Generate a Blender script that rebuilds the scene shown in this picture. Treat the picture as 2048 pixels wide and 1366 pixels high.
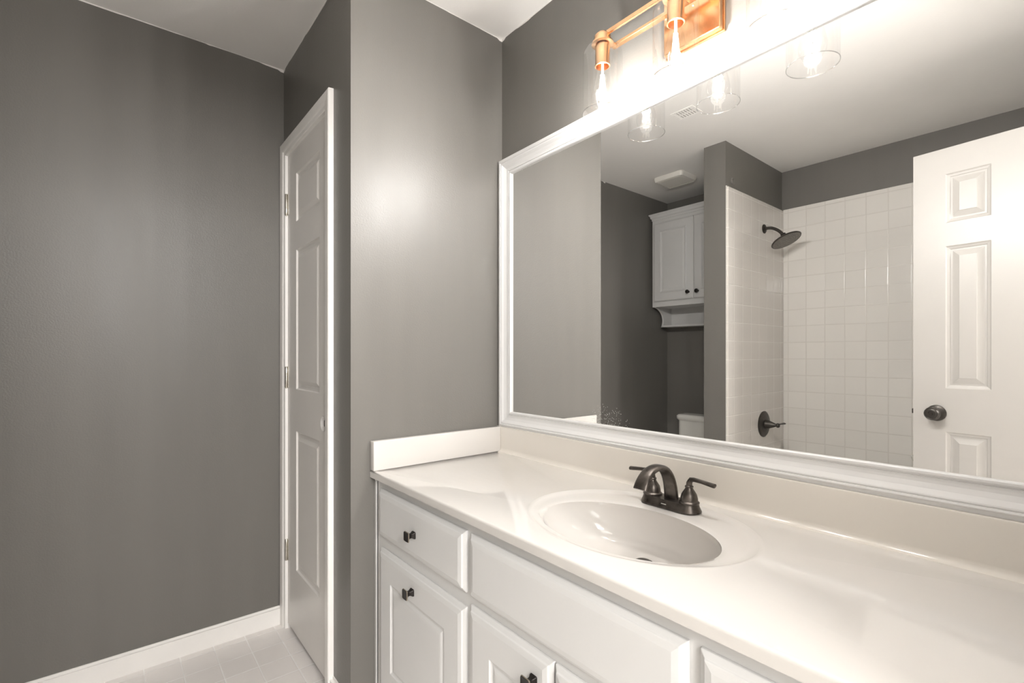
import bpy, bmesh, math, random
from mathutils import Vector, Matrix
random.seed(4)
S = bpy.context.scene
C = S.collection
for o in list(bpy.data.objects):
    bpy.data.objects.remove(o)
PI = math.pi

# ------------------------------------------------------------------ camera
cam_d = bpy.data.cameras.new('camera')
cam = bpy.data.objects.new('camera', cam_d)
C.objects.link(cam)
cam.location = (1.493, -1.182, 1.162)
cam.rotation_euler = (PI / 2, 0, 0.8806)
cam_d.sensor_width = 36
cam_d.lens = 36 * 970.6 / 2048
cam_d.shift_y = 25.3 / 2048
cam_d.clip_start = 0.02
S.camera = cam

# ------------------------------------------------------------------ world, big light, exposure
w = bpy.data.worlds.new('world')
S.world = w
w.use_nodes = True
w.node_tree.nodes['Background'].inputs[0].default_value = (1.0, 0.97, 0.93, 1)
w.node_tree.nodes['Background'].inputs[1].default_value = 0.5
S.cycles.transparent_max_bounces = 32
S.view_settings.view_transform = 'Standard'
S.view_settings.look = 'None'
S.view_settings.gamma = 1
S.view_settings.use_curve_mapping = False
S.view_settings.exposure = 0.15
BULB_W = 7.5
HALL_W = 20.0
SPOT_W = 20.0
# added fill shining in through the open doorway; the hall has no window
ad = bpy.data.lights.new('hall_low_fill', 'AREA')
ad.shape = 'RECTANGLE'
ad.size = 1.5
ad.size_y = 0.8
ad.energy = HALL_W
ad.color = (1.0, 0.99, 0.98)
al = bpy.data.objects.new('hall_low_fill', ad)
C.objects.link(al)
al.location = (3.12, -1.55, 1.2)
al.rotation_euler = (0, PI / 2, -0.15)
hd_ = bpy.data.lights.new('hall_high_fill', 'AREA')  # added fill high in the hall, no lamp fitting behind it
hd_.shape = 'RECTANGLE'
hd_.size = 0.3
hd_.size_y = 1.0
hd_.energy = 68
hd_.color = (1.0, 0.99, 0.98)
hl = bpy.data.objects.new('hall_high_fill', hd_)
C.objects.link(hl)
hl.location = (2.9, -1.3, 2.02)
hl.rotation_euler = (0, PI / 2 - 0.25, 0)


# ------------------------------------------------------------------ materials
def srgb(r, g, b):
    f = lambda c: (c / 255 / 12.92) if c / 255 <= 0.04045 else ((c / 255 + 0.055) / 1.055) ** 2.4
    return (f(r), f(g), f(b), 1)


def mat(name, col, rough=0.5, metal=0.0, spec=0.5, coat=0.0, coat_rough=0.1,
        var=0.0, vscale=8.0, vstretch=(1, 1, 1), bump=0.0, bscale=60.0, bstretch=(1, 1, 1), rvar=0.0):
    m = bpy.data.materials.new(name)
    m.use_nodes = True
    nt = m.node_tree
    b = nt.nodes['Principled BSDF']
    b.inputs['Roughness'].default_value = rough
    b.inputs['Metallic'].default_value = metal
    b.inputs['Specular IOR Level'].default_value = spec
    b.inputs['Coat Weight'].default_value = coat
    b.inputs['Coat Roughness'].default_value = coat_rough
    tc = nt.nodes.new('ShaderNodeTexCoord')

    def noise(scale, stretch, detail=4):
        mp = nt.nodes.new('ShaderNodeMapping')
        mp.inputs['Scale'].default_value = stretch
        nt.links.new(tc.outputs['Object'], mp.inputs[0])
        n = nt.nodes.new('ShaderNodeTexNoise')
        n.inputs['Scale'].default_value = scale
        n.inputs['Detail'].default_value = detail
        nt.links.new(mp.outputs[0], n.inputs[0])
        return n
    if var > 0:
        n = noise(vscale, vstretch)
        r = nt.nodes.new('ShaderNodeValToRGB')
        r.color_ramp.elements[0].position = 0.3
        r.color_ramp.elements[1].position = 0.7
        r.color_ramp.elements[0].color = tuple(c * (1 - var) for c in col[:3]) + (1,)
        r.color_ramp.elements[1].color = tuple(min(1, c * (1 + var)) for c in col[:3]) + (1,)
        nt.links.new(n.outputs[0], r.inputs[0])
        nt.links.new(r.outputs[0], b.inputs['Base Color'])
        if rvar > 0:
            mr = nt.nodes.new('ShaderNodeMapRange')
            mr.inputs['To Min'].default_value = rough - rvar
            mr.inputs['To Max'].default_value = rough + rvar
            mr.inputs['From Min'].default_value = 0.3
            mr.inputs['From Max'].default_value = 0.7
            nt.links.new(n.outputs[0], mr.inputs[0])
            nt.links.new(mr.outputs[0], b.inputs['Roughness'])
    else:
        b.inputs['Base Color'].default_value = col
    if bump > 0:
        n = noise(bscale, bstretch, 3)
        bp = nt.nodes.new('ShaderNodeBump')
        bp.inputs['Strength'].default_value = bump
        bp.inputs['Distance'].default_value = 0.002
        nt.links.new(n.outputs[0], bp.inputs['Height'])
        nt.links.new(bp.outputs[0], b.inputs['Normal'])
    return m


def tile_mat(name, col, grout, size, axes, offs, gw, rough, bump=0.5, var=0.03):
    """square tiles on a grid in object space: axes is two of 'xyz'"""
    m = bpy.data.materials.new(name)
    m.use_nodes = True
    nt = m.node_tree
    b = nt.nodes['Principled BSDF']
    N = nt.nodes.new
    L = nt.links.new
    tc = N('ShaderNodeTexCoord')
    sp = N('ShaderNodeSeparateXYZ')
    L(tc.outputs['Object'], sp.inputs[0])

    def ma(op, a, bb=None, cc=None):
        n = N('ShaderNodeMath')
        n.operation = op
        for i, v in enumerate((a, bb, cc)):
            if v is None:
                continue
            if isinstance(v, (int, float)):
                n.inputs[i].default_value = v
            else:
                L(v, n.inputs[i])
        return n.outputs[0]
    ds, ids = [], []
    for ax, of in zip(axes, offs):
        c = sp.outputs['XYZ'.index(ax.upper())]
        q = ma('DIVIDE', ma('SUBTRACT', c, of), size)
        fr = ma('SUBTRACT', q, ma('FLOOR', q))
        d = ma('MULTIPLY', ma('MINIMUM', fr, ma('SUBTRACT', 1.0, fr)), size)
        ds.append(d)
        ids.append(ma('FLOOR', q))
    d = ma('MINIMUM', ds[0], ds[1])
    mask = N('ShaderNodeMapRange')
    mask.inputs['From Min'].default_value = gw * 0.5
    mask.inputs['From Max'].default_value = gw * 0.5 + 0.0012
    L(d, mask.inputs[0])
    hgt = N('ShaderNodeMapRange')
    hgt.interpolation_type = 'SMOOTHSTEP'
    hgt.inputs['From Min'].default_value = gw * 0.3
    hgt.inputs['From Max'].default_value = gw * 0.5 + 0.004
    L(d, hgt.inputs[0])
    cv = N('ShaderNodeCombineXYZ')
    L(ids[0], cv.inputs[0])
    L(ids[1], cv.inputs[1])
    wn = N('ShaderNodeTexWhiteNoise')
    L(cv.outputs[0], wn.inputs[0])
    vr = N('ShaderNodeMapRange')
    vr.inputs['To Min'].default_value = 1 - var
    vr.inputs['To Max'].default_value = 1.0
    L(wn.outputs[0], vr.inputs[0])
    tcol = N('ShaderNodeMix')
    tcol.data_type = 'RGBA'
    tcol.blend_type = 'MULTIPLY'
    tcol.inputs[0].default_value = 1
    tcol.inputs[6].default_value = col
    L(vr.outputs[0], tcol.inputs[7])
    mx = N('ShaderNodeMix')
    mx.data_type = 'RGBA'
    L(mask.outputs[0], mx.inputs[0])
    mx.inputs[6].default_value = grout
    L(tcol.outputs[2], mx.inputs[7])
    L(mx.outputs[2], b.inputs['Base Color'])
    rr = N('ShaderNodeMapRange')
    rr.inputs['To Min'].default_value = min(0.9, rough + 0.25)
    rr.inputs['To Max'].default_value = rough
    L(mask.outputs[0], rr.inputs[0])
    L(rr.outputs[0], b.inputs['Roughness'])
    nz = N('ShaderNodeTexNoise')
    nz.inputs['Scale'].default_value = 9
    L(tc.outputs['Object'], nz.inputs[0])
    hh = ma('ADD', hgt.outputs[0], ma('MULTIPLY', nz.outputs[0], 0.35))
    bp = N('ShaderNodeBump')
    bp.inputs['Strength'].default_value = bump
    bp.inputs['Distance'].default_value = 0.0012
    L(hh, bp.inputs['Height'])
    L(bp.outputs[0], b.inputs['Normal'])
    return m


WALL = mat('grey_satin_paint', srgb(114, 111, 106), 0.4, spec=0.45, var=0.035, vscale=3.5,
           vstretch=(3, 3, 0.35), bump=0.22, bscale=190, rvar=0.03)
CEIL = mat('white_ceiling_paint', srgb(243, 240, 236), 0.8, var=0.015, vscale=4, bump=0.15, bscale=150)
TRIMW = mat('white_trim_paint', srgb(243, 240, 236), 0.32, var=0.012, vscale=20, bump=0.08, bscale=40)
DOORW = mat('white_door_paint', srgb(230, 226, 221), 0.34, var=0.015, vscale=9, bump=0.12, bscale=30, bstretch=(1, 1, .2))
FRAMEW = mat('white_frame_paint', srgb(228, 227, 226), 0.33, var=0.012, vscale=18, bump=0.08, bscale=50)
DOORW_DIMMED = mat('dimmed_door_paint', srgb(188, 184, 179), 0.36, var=0.012, vscale=9, bump=0.1, bscale=30, bstretch=(1, 1, .2))  # white door paint darkened to offset the strong light on this door
CAB = mat('white_cabinet_paint', srgb(212, 211, 209), 0.38, var=0.015, vscale=7, bump=0.12, bscale=45)
MARBLE = mat('cultured_marble', srgb(207, 203, 198), 0.1, spec=0.55, coat=0.4, coat_rough=0.04, var=0.012, vscale=3)
SPLASH = mat('cream_cultured_marble', srgb(224, 218, 209), 0.14, spec=0.5, coat=0.2, var=0.012, vscale=4)
BRONZE = mat('dark_bronze', srgb(92, 86, 81), 0.33, metal=0.85, var=0.3, vscale=60, bump=0.1, bscale=200, rvar=0.06)
BRONZE2 = mat('oil_rubbed_bronze', srgb(74, 70, 66), 0.36, metal=0.7, var=0.15, vscale=40)
KNOBM = mat('black_bronze', srgb(38, 34, 32), 0.35, metal=0.6, var=0.2, vscale=60)
KNOBE = mat('worn_bronze_edge', srgb(175, 165, 150), 0.3, metal=0.9, var=0.1, vscale=50)
COPPER = mat('polished_copper', srgb(224, 180, 138), 0.26, metal=1.0, var=0.08, vscale=25)
NICKEL = mat('satin_nickel', srgb(205, 200, 190), 0.3, metal=0.95, var=0.1, vscale=60)
PORC = mat('white_porcelain', srgb(238, 236, 230), 0.08, coat=0.5, var=0.008, vscale=5)
PLAST = mat('white_plastic', srgb(232, 228, 220), 0.4, var=0.01, vscale=9)
DARK = mat('dark_recess', srgb(34, 30, 27), 0.6, var=0.2, vscale=50)
CHROME = mat('chrome', srgb(220, 220, 220), 0.12, metal=1.0, var=0.03, vscale=30)
TUBM = mat('white_tub_enamel', srgb(236, 233, 227), 0.12, coat=0.4, var=0.008, vscale=5)
WHITEINK = mat('silver_lettering', srgb(225, 222, 215), 0.3, metal=0.4, var=0.02, vscale=60)
TILEX = tile_mat('shower_tile_back', srgb(228, 224, 218), srgb(211, 206, 199), 0.109, 'xz', (0.052, 1.021), 0.003, 0.1)
TILEY = tile_mat('shower_tile_side', srgb(222, 217, 211), srgb(226, 222, 216), 0.109, 'yz', (-1.641, 1.021), 0.003, 0.1)
FLOORM = tile_mat('floor_tile', srgb(243, 238, 234), srgb(248, 246, 243), 0.1105, 'xy', (-0.607, -0.648), 0.0022, 0.24, bump=0.3, var=0.05)


def mirror_mat():
    m = bpy.data.materials.new('mirror_silver')
    m.use_nodes = True
    nt = m.node_tree
    N, L = nt.nodes.new, nt.links.new
    b = nt.nodes['Principled BSDF']
    b.inputs['Base Color'].default_value = (0.93, 0.93, 0.92, 1)
    b.inputs['Metallic'].default_value = 1
    b.inputs['Roughness'].default_value = 0.0
    out = nt.nodes['Material Output']
    tc = N('ShaderNodeTexCoord')
    # water spots near the lower left of the glass, and a faint wipe haze along the bottom
    vo = N('ShaderNodeTexVoronoi')
    vo.inputs['Scale'].default_value = 260
    L(tc.outputs['Object'], vo.inputs[0])
    lt = N('ShaderNodeMath'); lt.operation = 'LESS_THAN'
    lt.inputs[1].default_value = 0.27
    L(vo.outputs['Distance'], lt.inputs[0])
    se = N('ShaderNodeSeparateColor')
    L(vo.outputs['Color'], se.inputs[0])
    vm = N('ShaderNodeVectorMath'); vm.operation = 'SUBTRACT'
    vm.inputs[1].default_value = (0.535, -0.006, 0.960)
    L(tc.outputs['Object'], vm.inputs[0])
    vs = N('ShaderNodeVectorMath'); vs.operation = 'MULTIPLY'
    vs.inputs[1].default_value = (1 / 0.08, 0, 1 / 0.05)
    L(vm.outputs[0], vs.inputs[0])
    ln = N('ShaderNodeVectorMath'); ln.operation = 'LENGTH'
    L(vs.outputs[0], ln.inputs[0])
    pr = N('ShaderNodeMath'); pr.operation = 'GREATER_THAN'
    L(se.outputs[0], pr.inputs[0])
    sc = N('ShaderNodeMath'); sc.operation = 'MULTIPLY_ADD'
    sc.inputs[1].default_value = 0.75
    sc.inputs[2].default_value = 0.2
    L(ln.outputs['Value'], sc.inputs[0])
    L(sc.outputs[0], pr.inputs[1])
    mu = N('ShaderNodeMath'); mu.operation = 'MULTIPLY'
    L(lt.outputs[0], mu.inputs[0]); L(pr.outputs[0], mu.inputs[1])
    # haze
    sp = N('ShaderNodeSeparateXYZ')
    L(tc.outputs['Object'], sp.inputs[0])
    mr = N('ShaderNodeMapRange')
    mr.inputs['From Min'].default_value = 1.02
    mr.inputs['From Max'].default_value = 0.94
    L(sp.outputs[2], mr.inputs[0])
    mp = N('ShaderNodeMapping')
    mp.inputs['Scale'].default_value = (6, 1, 26)
    mp.inputs['Rotation'].default_value = (0, 0.3, 0)
    L(tc.outputs['Object'], mp.inputs[0])
    nz = N('ShaderNodeTexNoise')
    nz.inputs['Scale'].default_value = 1.4
    nz.inputs['Detail'].default_value = 7
    L(mp.outputs[0], nz.inputs[0])
    m2 = N('ShaderNodeMapRange')
    m2.inputs['From Min'].default_value = 0.5
    m2.inputs['From Max'].default_value = 0.8
    m2.inputs['To Max'].default_value = 0.1
    L(nz.outputs[0], m2.inputs[0])
    m3 = N('ShaderNodeMath'); m3.operation = 'MULTIPLY'
    L(m2.outputs[0], m3.inputs[0]); L(mr.outputs[0], m3.inputs[1])
    m4 = N('ShaderNodeMath'); m4.operation = 'MULTIPLY_ADD'
    m4.inputs[1].default_value = 0.95
    L(mu.outputs[0], m4.inputs[0]); L(m3.outputs[0], m4.inputs[2])
    df = N('ShaderNodeBsdfDiffuse')
    df.inputs[0].default_value = (0.75, 0.74, 0.71, 1)
    mx = N('ShaderNodeMixShader')
    L(m4.outputs[0], mx.inputs[0])
    L(b.outputs[0], mx.inputs[1])
    L(df.outputs[0], mx.inputs[2])
    L(mx.outputs[0], out.inputs[0])
    return m


def thin_glass(name, edge=0.45, base=0.008):
    """thin clear glass: transparent with a view-angle dependent sheen"""
    m = bpy.data.materials.new(name)
    m.use_nodes = True
    nt = m.node_tree
    N, L = nt.nodes.new, nt.links.new
    nt.nodes.remove(nt.nodes['Principled BSDF'])
    out = nt.nodes['Material Output']
    tr = N('ShaderNodeBsdfTransparent')
    tr.inputs[0].default_value = (0.997, 0.997, 0.997, 1)
    gl = N('ShaderNodeBsdfGlossy')
    gl.inputs['Roughness'].default_value = 0.03
    lw = N('ShaderNodeLayerWeight')
    lw.inputs['Blend'].default_value = 0.12
    mr = N('ShaderNodeMapRange')
    mr.inputs['To Min'].default_value = base
    mr.inputs['To Max'].default_value = edge
    L(lw.outputs['Facing'], mr.inputs[0])
    mx = N('ShaderNodeMixShader')
    L(mr.outputs[0], mx.inputs[0])
    L(tr.outputs[0], mx.inputs[1])
    L(gl.outputs[0], mx.inputs[2])
    L(mx.outputs[0], out.inputs[0])
    return m


def emit(name, col, s):
    m = bpy.data.materials.new(name)
    m.use_nodes = True
    nt = m.node_tree
    b = nt.nodes['Principled BSDF']
    b.inputs['Base Color'].default_value = col
    b.inputs['Emission Color'].default_value = col
    b.inputs['Emission Strength'].default_value = s
    return m


MIRROR = mirror_mat()
GLASS = thin_glass('clear_shade_glass')
BULBG = thin_glass('clear_bulb_glass', 0.35, 0.006)
RIM = thin_glass('polished_glass_rim', 0.8, 0.35)
FILAM = emit('glowing_filament', (1.0, 0.95, 0.86, 1), 60)


# ------------------------------------------------------------------ mesh helpers
def obj(name, bm, m, parent=None, smooth=None, label=None, cat=None, group=None, kind=None):
    me = bpy.data.meshes.new(name)
    bmesh.ops.recalc_face_normals(bm, faces=bm.faces)
    bm.to_mesh(me)
    bm.free()
    me.materials.append(m)
    o = bpy.data.objects.new(name, me)
    C.objects.link(o)
    if parent:
        o.parent = parent
    if smooth is not None:
        for p in me.polygons:
            p.use_smooth = True
        me.set_sharp_from_angle(angle=math.radians(smooth))
    tag(o, label, cat, group, kind)
    return o


def tag(o, label=None, cat=None, group=None, kind=None):
    if label: o['label'] = label
    if cat: o['category'] = cat
    if group: o['group'] = group
    if kind: o['kind'] = kind


def empty(name, loc, label, cat, group=None, rz=0):
    o = bpy.data.objects.new(name, None)
    o.empty_display_size = 0.05
    C.objects.link(o)
    o.location = loc
    o.rotation_euler = (0, 0, rz)
    tag(o, label, cat, group)
    return o


def box(bm, x0, x1, y0, y1, z0, z1, bev=0.0, seg=2):
    r = bmesh.ops.create_cube(bm, size=1, matrix=Matrix.Translation(((x0 + x1) / 2, (y0 + y1) / 2, (z0 + z1) / 2)) @
                              Matrix.Diagonal((abs(x1 - x0), abs(y1 - y0), abs(z1 - z0), 1)))
    if bev > 0:
        es = list({e for v in r['verts'] for e in v.link_edges})
        bmesh.ops.bevel(bm, geom=es, offset=bev, segments=seg, affect='EDGES', profile=0.5)
    return bm


def B(*a, **k):
    return box(bmesh.new(), *a, **k)


def lathe(bm, prof, mtx=None, n=32, cap0=True, cap1=True, sx=1, sy=1):
    """prof: list of (radius, height) about local z"""
    mtx = mtx or Matrix()
    rings = []
    for r, h in prof:
        if r < 1e-6:
            rings.append([bm.verts.new(mtx @ Vector((0, 0, h)))])
        else:
            rings.append([bm.verts.new(mtx @ Vector((r * sx * math.cos(2 * PI * i / n), r * sy * math.sin(2 * PI * i / n), h))) for i in range(n)])
    for a, b in zip(rings, rings[1:]):
        for i in range(n):
            j = (i + 1) % n
            if len(a) == 1 and len(b) == 1:
                continue
            if len(a) == 1:
                bm.faces.new((a[0], b[i], b[j]))
            elif len(b) == 1:
                bm.faces.new((a[i], a[j], b[0]))
            else:
                bm.faces.new((a[i], a[j], b[j], b[i]))
    if cap0 and len(rings[0]) > 1: bm.faces.new(rings[0])
    if cap1 and len(rings[-1]) > 1: bm.faces.new(rings[-1])
    return bm


def loft(bm, rings, cap=True):
    vs = [[bm.verts.new(p) for p in r] for r in rings]
    n = len(vs[0])
    for a, b in zip(vs, vs[1:]):
        for i in range(n):
            j = (i + 1) % n
            bm.faces.new((a[i], a[j], b[j], b[i]))
    if cap:
        bm.faces.new(vs[0])
        bm.faces.new(vs[-1])
    return bm


def tube(bm, pts, rad, n=16, sx=None):
    """round tube along points; rad a number or a list"""
    pts = [Vector(p) for p in pts]
    rings = []
    up = Vector((0, 1, 0))
    for i, p in enumerate(pts):
        t = (pts[min(i + 1, len(pts) - 1)] - pts[max(i - 1, 0)]).normalized()
        u = up if abs(t.dot(up)) < 0.95 else Vector((1, 0, 0))
        a = t.cross(u).normalized()
        b = t.cross(a).normalized()
        r = rad[i] if isinstance(rad, (list, tuple)) else rad
        ra, rb = (r if isinstance(r, (list, tuple)) else (r, r))
        rings.append([p + a * ra * math.cos(2 * PI * k / n) + b * rb * math.sin(2 * PI * k / n) for k in range(n)])
    return loft(bm, rings)


def bez(p0, p1, p2, p3, n=14):
    p0, p1, p2, p3 = map(Vector, (p0, p1, p2, p3))
    return [(1 - t) ** 3 * p0 + 3 * (1 - t) ** 2 * t * p1 + 3 * (1 - t) * t * t * p2 + t ** 3 * p3 for t in [i / n for i in range(n + 1)]]


def moulding(bm, x0, z0, x1, z1, prof, ybase, closed=True):
    """mitred moulding round an opening in an x-z wall plane facing -y.
    prof: (outward offset, protrusion) from the opening's edge outwards"""
    rings = []
    for u, d in prof:
        y = ybase - d
        if closed:
            rings.append([(x0 - u, y, z0 - u), (x0 - u, y, z1 + u), (x1 + u, y, z1 + u), (x1 + u, y, z0 - u)])
        else:
            rings.append([(x0 - u, y, z0), (x0 - u, y, z1 + u), (x1 + u, y, z1 + u), (x1 + u, y, z0)])
    vs = [[bm.verts.new(p) for p in r] for r in rings]
    m = len(vs)
    k = 4 if closed else 3
    for i in range(m):
        a, b = vs[i], vs[(i + 1) % m]
        for s in range(k):
            t = (s + 1) % 4
            bm.faces.new((a[s], a[t], b[t], b[s]))
    if not closed:
        bm.faces.new([v[0] for v in vs])
        bm.faces.new([v[3] for v in vs])
    return bm


def panel_slab(bm, w, h, t, rects, prof, hole=None, edge=0.0, edge_d=0.0):
    """slab in local coords: x 0..w, z 0..h, front face at y=-t, back y=0.
    rects = panels (x0,z0,x1,z1); prof = (inset, y offset added to the front) rings.
    edge: width of a routed edge that drops edge_d towards the back."""
    e = edge
    xs = sorted({e, w - e} | {r[0] for r in rects} | {r[2] for r in rects} | ({hole[0] - hole[2] * 1.3, hole[0] + hole[2] * 1.3} if hole else set()))
    zs = sorted({e, h - e} | {r[1] for r in rects} | {r[3] for r in rects} | ({hole[1] - hole[2] * 1.3, hole[1] + hole[2] * 1.3} if hole else set()))
    V = {}

    def v(x, y, z):
        k = (round(x, 5), round(y, 5), round(z, 5))
        if k not in V: V[k] = bm.verts.new(k)
        return V[k]
    for i in range(len(xs) - 1):
        for j in range(len(zs) - 1):
            a, b, c, d = xs[i], zs[j], xs[i + 1], zs[j + 1]
            cx, cz = (a + c) / 2, (b + d) / 2
            if any(r[0] < cx < r[2] and r[1] < cz < r[3] for r in rects):
                continue
            if hole and abs(cx - hole[0]) < hole[2] * 1.2 and abs(cz - hole[1]) < hole[2] * 1.2:
                n = 32
                R = hole[2]
                sq, ci, ci2 = [], [], []
                for k in range(n):
                    an = 2 * PI * k / n + PI / 4
                    q = Vector((math.cos(an), math.sin(an)))
                    s = q / max(abs(q.x), abs(q.y))
                    sq.append(v(cx + s.x * (c - a) / 2, -t, cz + s.y * (d - b) / 2))
                    ci.append(v(cx + q.x * R, -t, cz + q.y * R))
                    ci2.append(v(cx + q.x * R, -0.002, cz + q.y * R))
                for k in range(n):
                    l = (k + 1) % n
                    bm.faces.new((sq[k], sq[l], ci[l], ci[k]))
                    bm.faces.new((ci[k], ci[l], ci2[l], ci2[k]))
                continue
            bm.faces.new((v(a, -t, b), v(c, -t, b), v(c, -t, d), v(a, -t, d)))
    for (a, b, c, d) in rects:
        prev = None
        for ins, dy in [(0, 0)] + list(prof):
            ring = [v(a + ins, -t + dy, b + ins), v(c - ins, -t + dy, b + ins), v(c - ins, -t + dy, d - ins), v(a + ins, -t + dy, d - ins)]
            if prev:
                for k in range(4):
                    l = (k + 1) % 4
                    bm.faces.new((prev[k], prev[l], ring[l], ring[k]))
            prev = ring
        bm.faces.new(prev)
    # front border -> routed edge -> back
    loops = [(e, -t)]
    if e > 0:
        loops += [(e * 0.45, -t + edge_d * 0.25), (e * 0.4, -t + edge_d * 0.5), (0.0, -t + edge_d)]
    loops += [(0.0, 0.0)]
    prev = None
    for ins, y in loops:
        ring = [v(ins, y, ins), v(w - ins, y, ins), v(w - ins, y, h - ins), v(ins, y, h - ins)]
        if prev:
            for k in range(4):
                l = (k + 1) % 4
                if len({prev[k], prev[l], ring[l], ring[k]}) == 4:
                    bm.faces.new((prev[k], prev[l], ring[l], ring[k]))
        prev = ring
    bm.faces.new(prev)
    return bm


def struct(name, bm, m, label, cat, parent=None, smooth=None):
    return obj(name, bm, m, parent, smooth=smooth, label=label, cat=cat, kind='structure')


# ------------------------------------------------------------------ room shell
H = 2.395
FX = -0.764          # left wall
RX = 1.64            # right wall
PW = -0.604          # face of the closet front
FY = -2.345          # far wall behind toilet and tub
SX0, SX1, SY = -0.0156, 0.1173, -1.565   # stub wall
T = 0.1
struct('floor', B(FX - T, 3.3, FY - T, 0.3, -0.1, 0.0), FLOORM, 'floor of small square off-white tiles with pale grout', 'floor')
struct('ceiling', B(FX - T, RX + T, FY - T, T, H, H + 0.1), CEIL, 'flat white painted ceiling', 'ceiling')
struct('wall_back', B(FX - T, RX + T, 0, T, 0, H), WALL, 'grey painted wall behind the vanity and the framed mirror', 'wall')
struct('wall_left', B(FX - T, FX, FY, 0, 0, H), WALL, 'dark grey painted wall left of the closet door', 'wall')
struct('wall_far', B(FX - T, RX + T, FY - T, FY, 0, H), WALL, 'grey wall behind the toilet and tub, seen in the mirror', 'wall')
struct('wall_partition', B(-T, 0, PW, 0, 0, H), WALL, 'light grey side wall at the left end of the vanity', 'wall')
DX0, DX1, DZ = -0.705, -0.205, 2.0       # closet door opening
bm = bmesh.new()
box(bm, FX, DX0 - 0.012, PW, PW + 0.1, 0, H)
box(bm, DX1 + 0.012, -T, PW, PW + 0.1, 0, H)
box(bm, DX0 - 0.012, DX1 + 0.012, PW, PW + 0.1, DZ + 0.012, H)
struct('wall_closet', bm, WALL, 'dark grey wall around the narrow white closet door', 'wall')
struct('wall_stub', B(SX0, SX1, FY, SY, 0, H), WALL, 'grey stub wall between the toilet alcove and the tub, seen in the mirror', 'wall')
OY0, OY1, OZ = -1.345, -0.685, 2.03
bm = bmesh.new()
box(bm, RX, RX + T, FY, OY0, 0, H)
box(bm, RX, RX + T, OY1, 0, 0, H)
box(bm, RX, RX + T, OY0, OY1, OZ, H)
struct('wall_right', bm, WALL, 'grey wall with the entry doorway at the right end of the vanity', 'wall')

# the hall outside the doorway
HX = 3.2
struct('wall_hall_far', B(HX, HX + T, -2.45, 0.3, 0, H), CEIL, 'pale end wall of the hall outside the doorway', 'wall')
struct('wall_hall_left', B(RX + T, HX, 0.2, 0.3, 0, H), CEIL, 'pale side wall of the hall', 'wall')
struct('wall_hall_right', B(RX + T, HX, -2.45, -2.35, 0, H), CEIL, 'pale side wall of the hall beyond the tub', 'wall')
struct('ceiling_hall', B(RX + T, HX, -2.45, 0.3, H, H + 0.1), CEIL, 'white ceiling of the hall', 'ceiling')

# baseboards
def baseboard(name, x0, x1, y0, y1, label, side):
    h = 0.078
    bm = bmesh.new()
    box(bm, x0, x1, y0, y1, 0, h)
    es = [e for e in bm.edges if all(abs(v.co.z - h) < 1e-5 for v in e.verts)]
    keep = {'x+': lambda v: abs(v.co.x - x1) < 1e-5, 'y-': lambda v: abs(v.co.y - y0) < 1e-5,
            'x-': lambda v: abs(v.co.x - x0) < 1e-5, 'y+': lambda v: abs(v.co.y - y1) < 1e-5}[side]
    es = [e for e in es if all(keep(v) for v in e.verts)]
    bmesh.ops.bevel(bm, geom=es, offset=0.009, segments=4, affect='EDGES')
    return struct(name, bm, TRIMW, label, 'baseboard', smooth=40)


baseboard('baseboard_left', FX, FX + 0.013, FY, PW - 0.001, 'white baseboard along the dark grey left wall', 'x+')
baseboard('baseboard_closet', -0.152, 0.0, PW - 0.013, PW, 'short white baseboard right of the closet door', 'y-')
baseboard('baseboard_partition', 0.0, 0.013, PW - 0.013, -0.545, 'short white baseboard at the foot of the light grey partition corner', 'x+')
baseboard('baseboard_far', FX + 0.014, SX0, FY, FY + 0.013, 'white baseboard behind the toilet', 'y+')
baseboard('baseboard_stub', SX0, SX1, SY, SY + 0.013, 'white baseboard across the end of the stub wall', 'y+')
baseboard('baseboard_right', RX - 0.013, RX, -0.62, -0.545, 'white baseboard between doorway and vanity', 'x-')

# ragged white paint line where the ceiling meets the grey walls
def cut_line(name, p0, p1, nrm, label, seed):
    rnd = random.Random(seed)
    p0, p1, nrm = Vector(p0), Vector(p1), Vector(nrm)
    L_ = (p1 - p0).length
    n_ = int(L_ / 0.012)
    bm = bmesh.new()
    q, tgt = 0.004, 0.004
    top_, bot_, topb, botb = [], [], [], []
    for i in range(n_ + 1):
        if rnd.random() < 0.25: tgt = rnd.choice((0.0015, 0.002, 0.003, 0.0045, 0.006))
        q += (tgt - q) * 0.5
        f = p0.lerp(p1, i / n_)
        edge = min(i, n_ - i)
        dep = q + (0.006 if edge < 2 else 0.0)
        a_ = f + nrm * 0.0006
        top_.append(bm.verts.new((a_.x, a_.y, H - 0.0001)))
        bot_.append(bm.verts.new((a_.x, a_.y, H - dep)))
        botb.append(bm.verts.new((f.x, f.y, H - dep)))
    for i in range(n_):
        bm.faces.new((top_[i], top_[i + 1], bot_[i + 1], bot_[i]))
        bm.faces.new((bot_[i], bot_[i + 1], botb[i + 1], botb[i]))
    return struct(name, bm, CEIL, label, 'paint edge')


cut_line('trim_5', (FX, -1.56, 0), (FX, PW, 0), (1, 0, 0), 'ragged white paint edge above the dark left wall', 1)
cut_line('trim_6', (FX, PW, 0), (0, PW, 0), (0, -1, 0), 'ragged white paint edge above the closet door wall', 2)
cut_line('trim_7', (0, PW, 0), (0, 0, 0), (1, 0, 0), 'ragged white paint edge above the light grey partition', 3)
cut_line('trim_8', (0, 0, 0), (RX, 0, 0), (0, -1, 0), 'ragged white paint edge above the mirror wall', 4)

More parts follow.
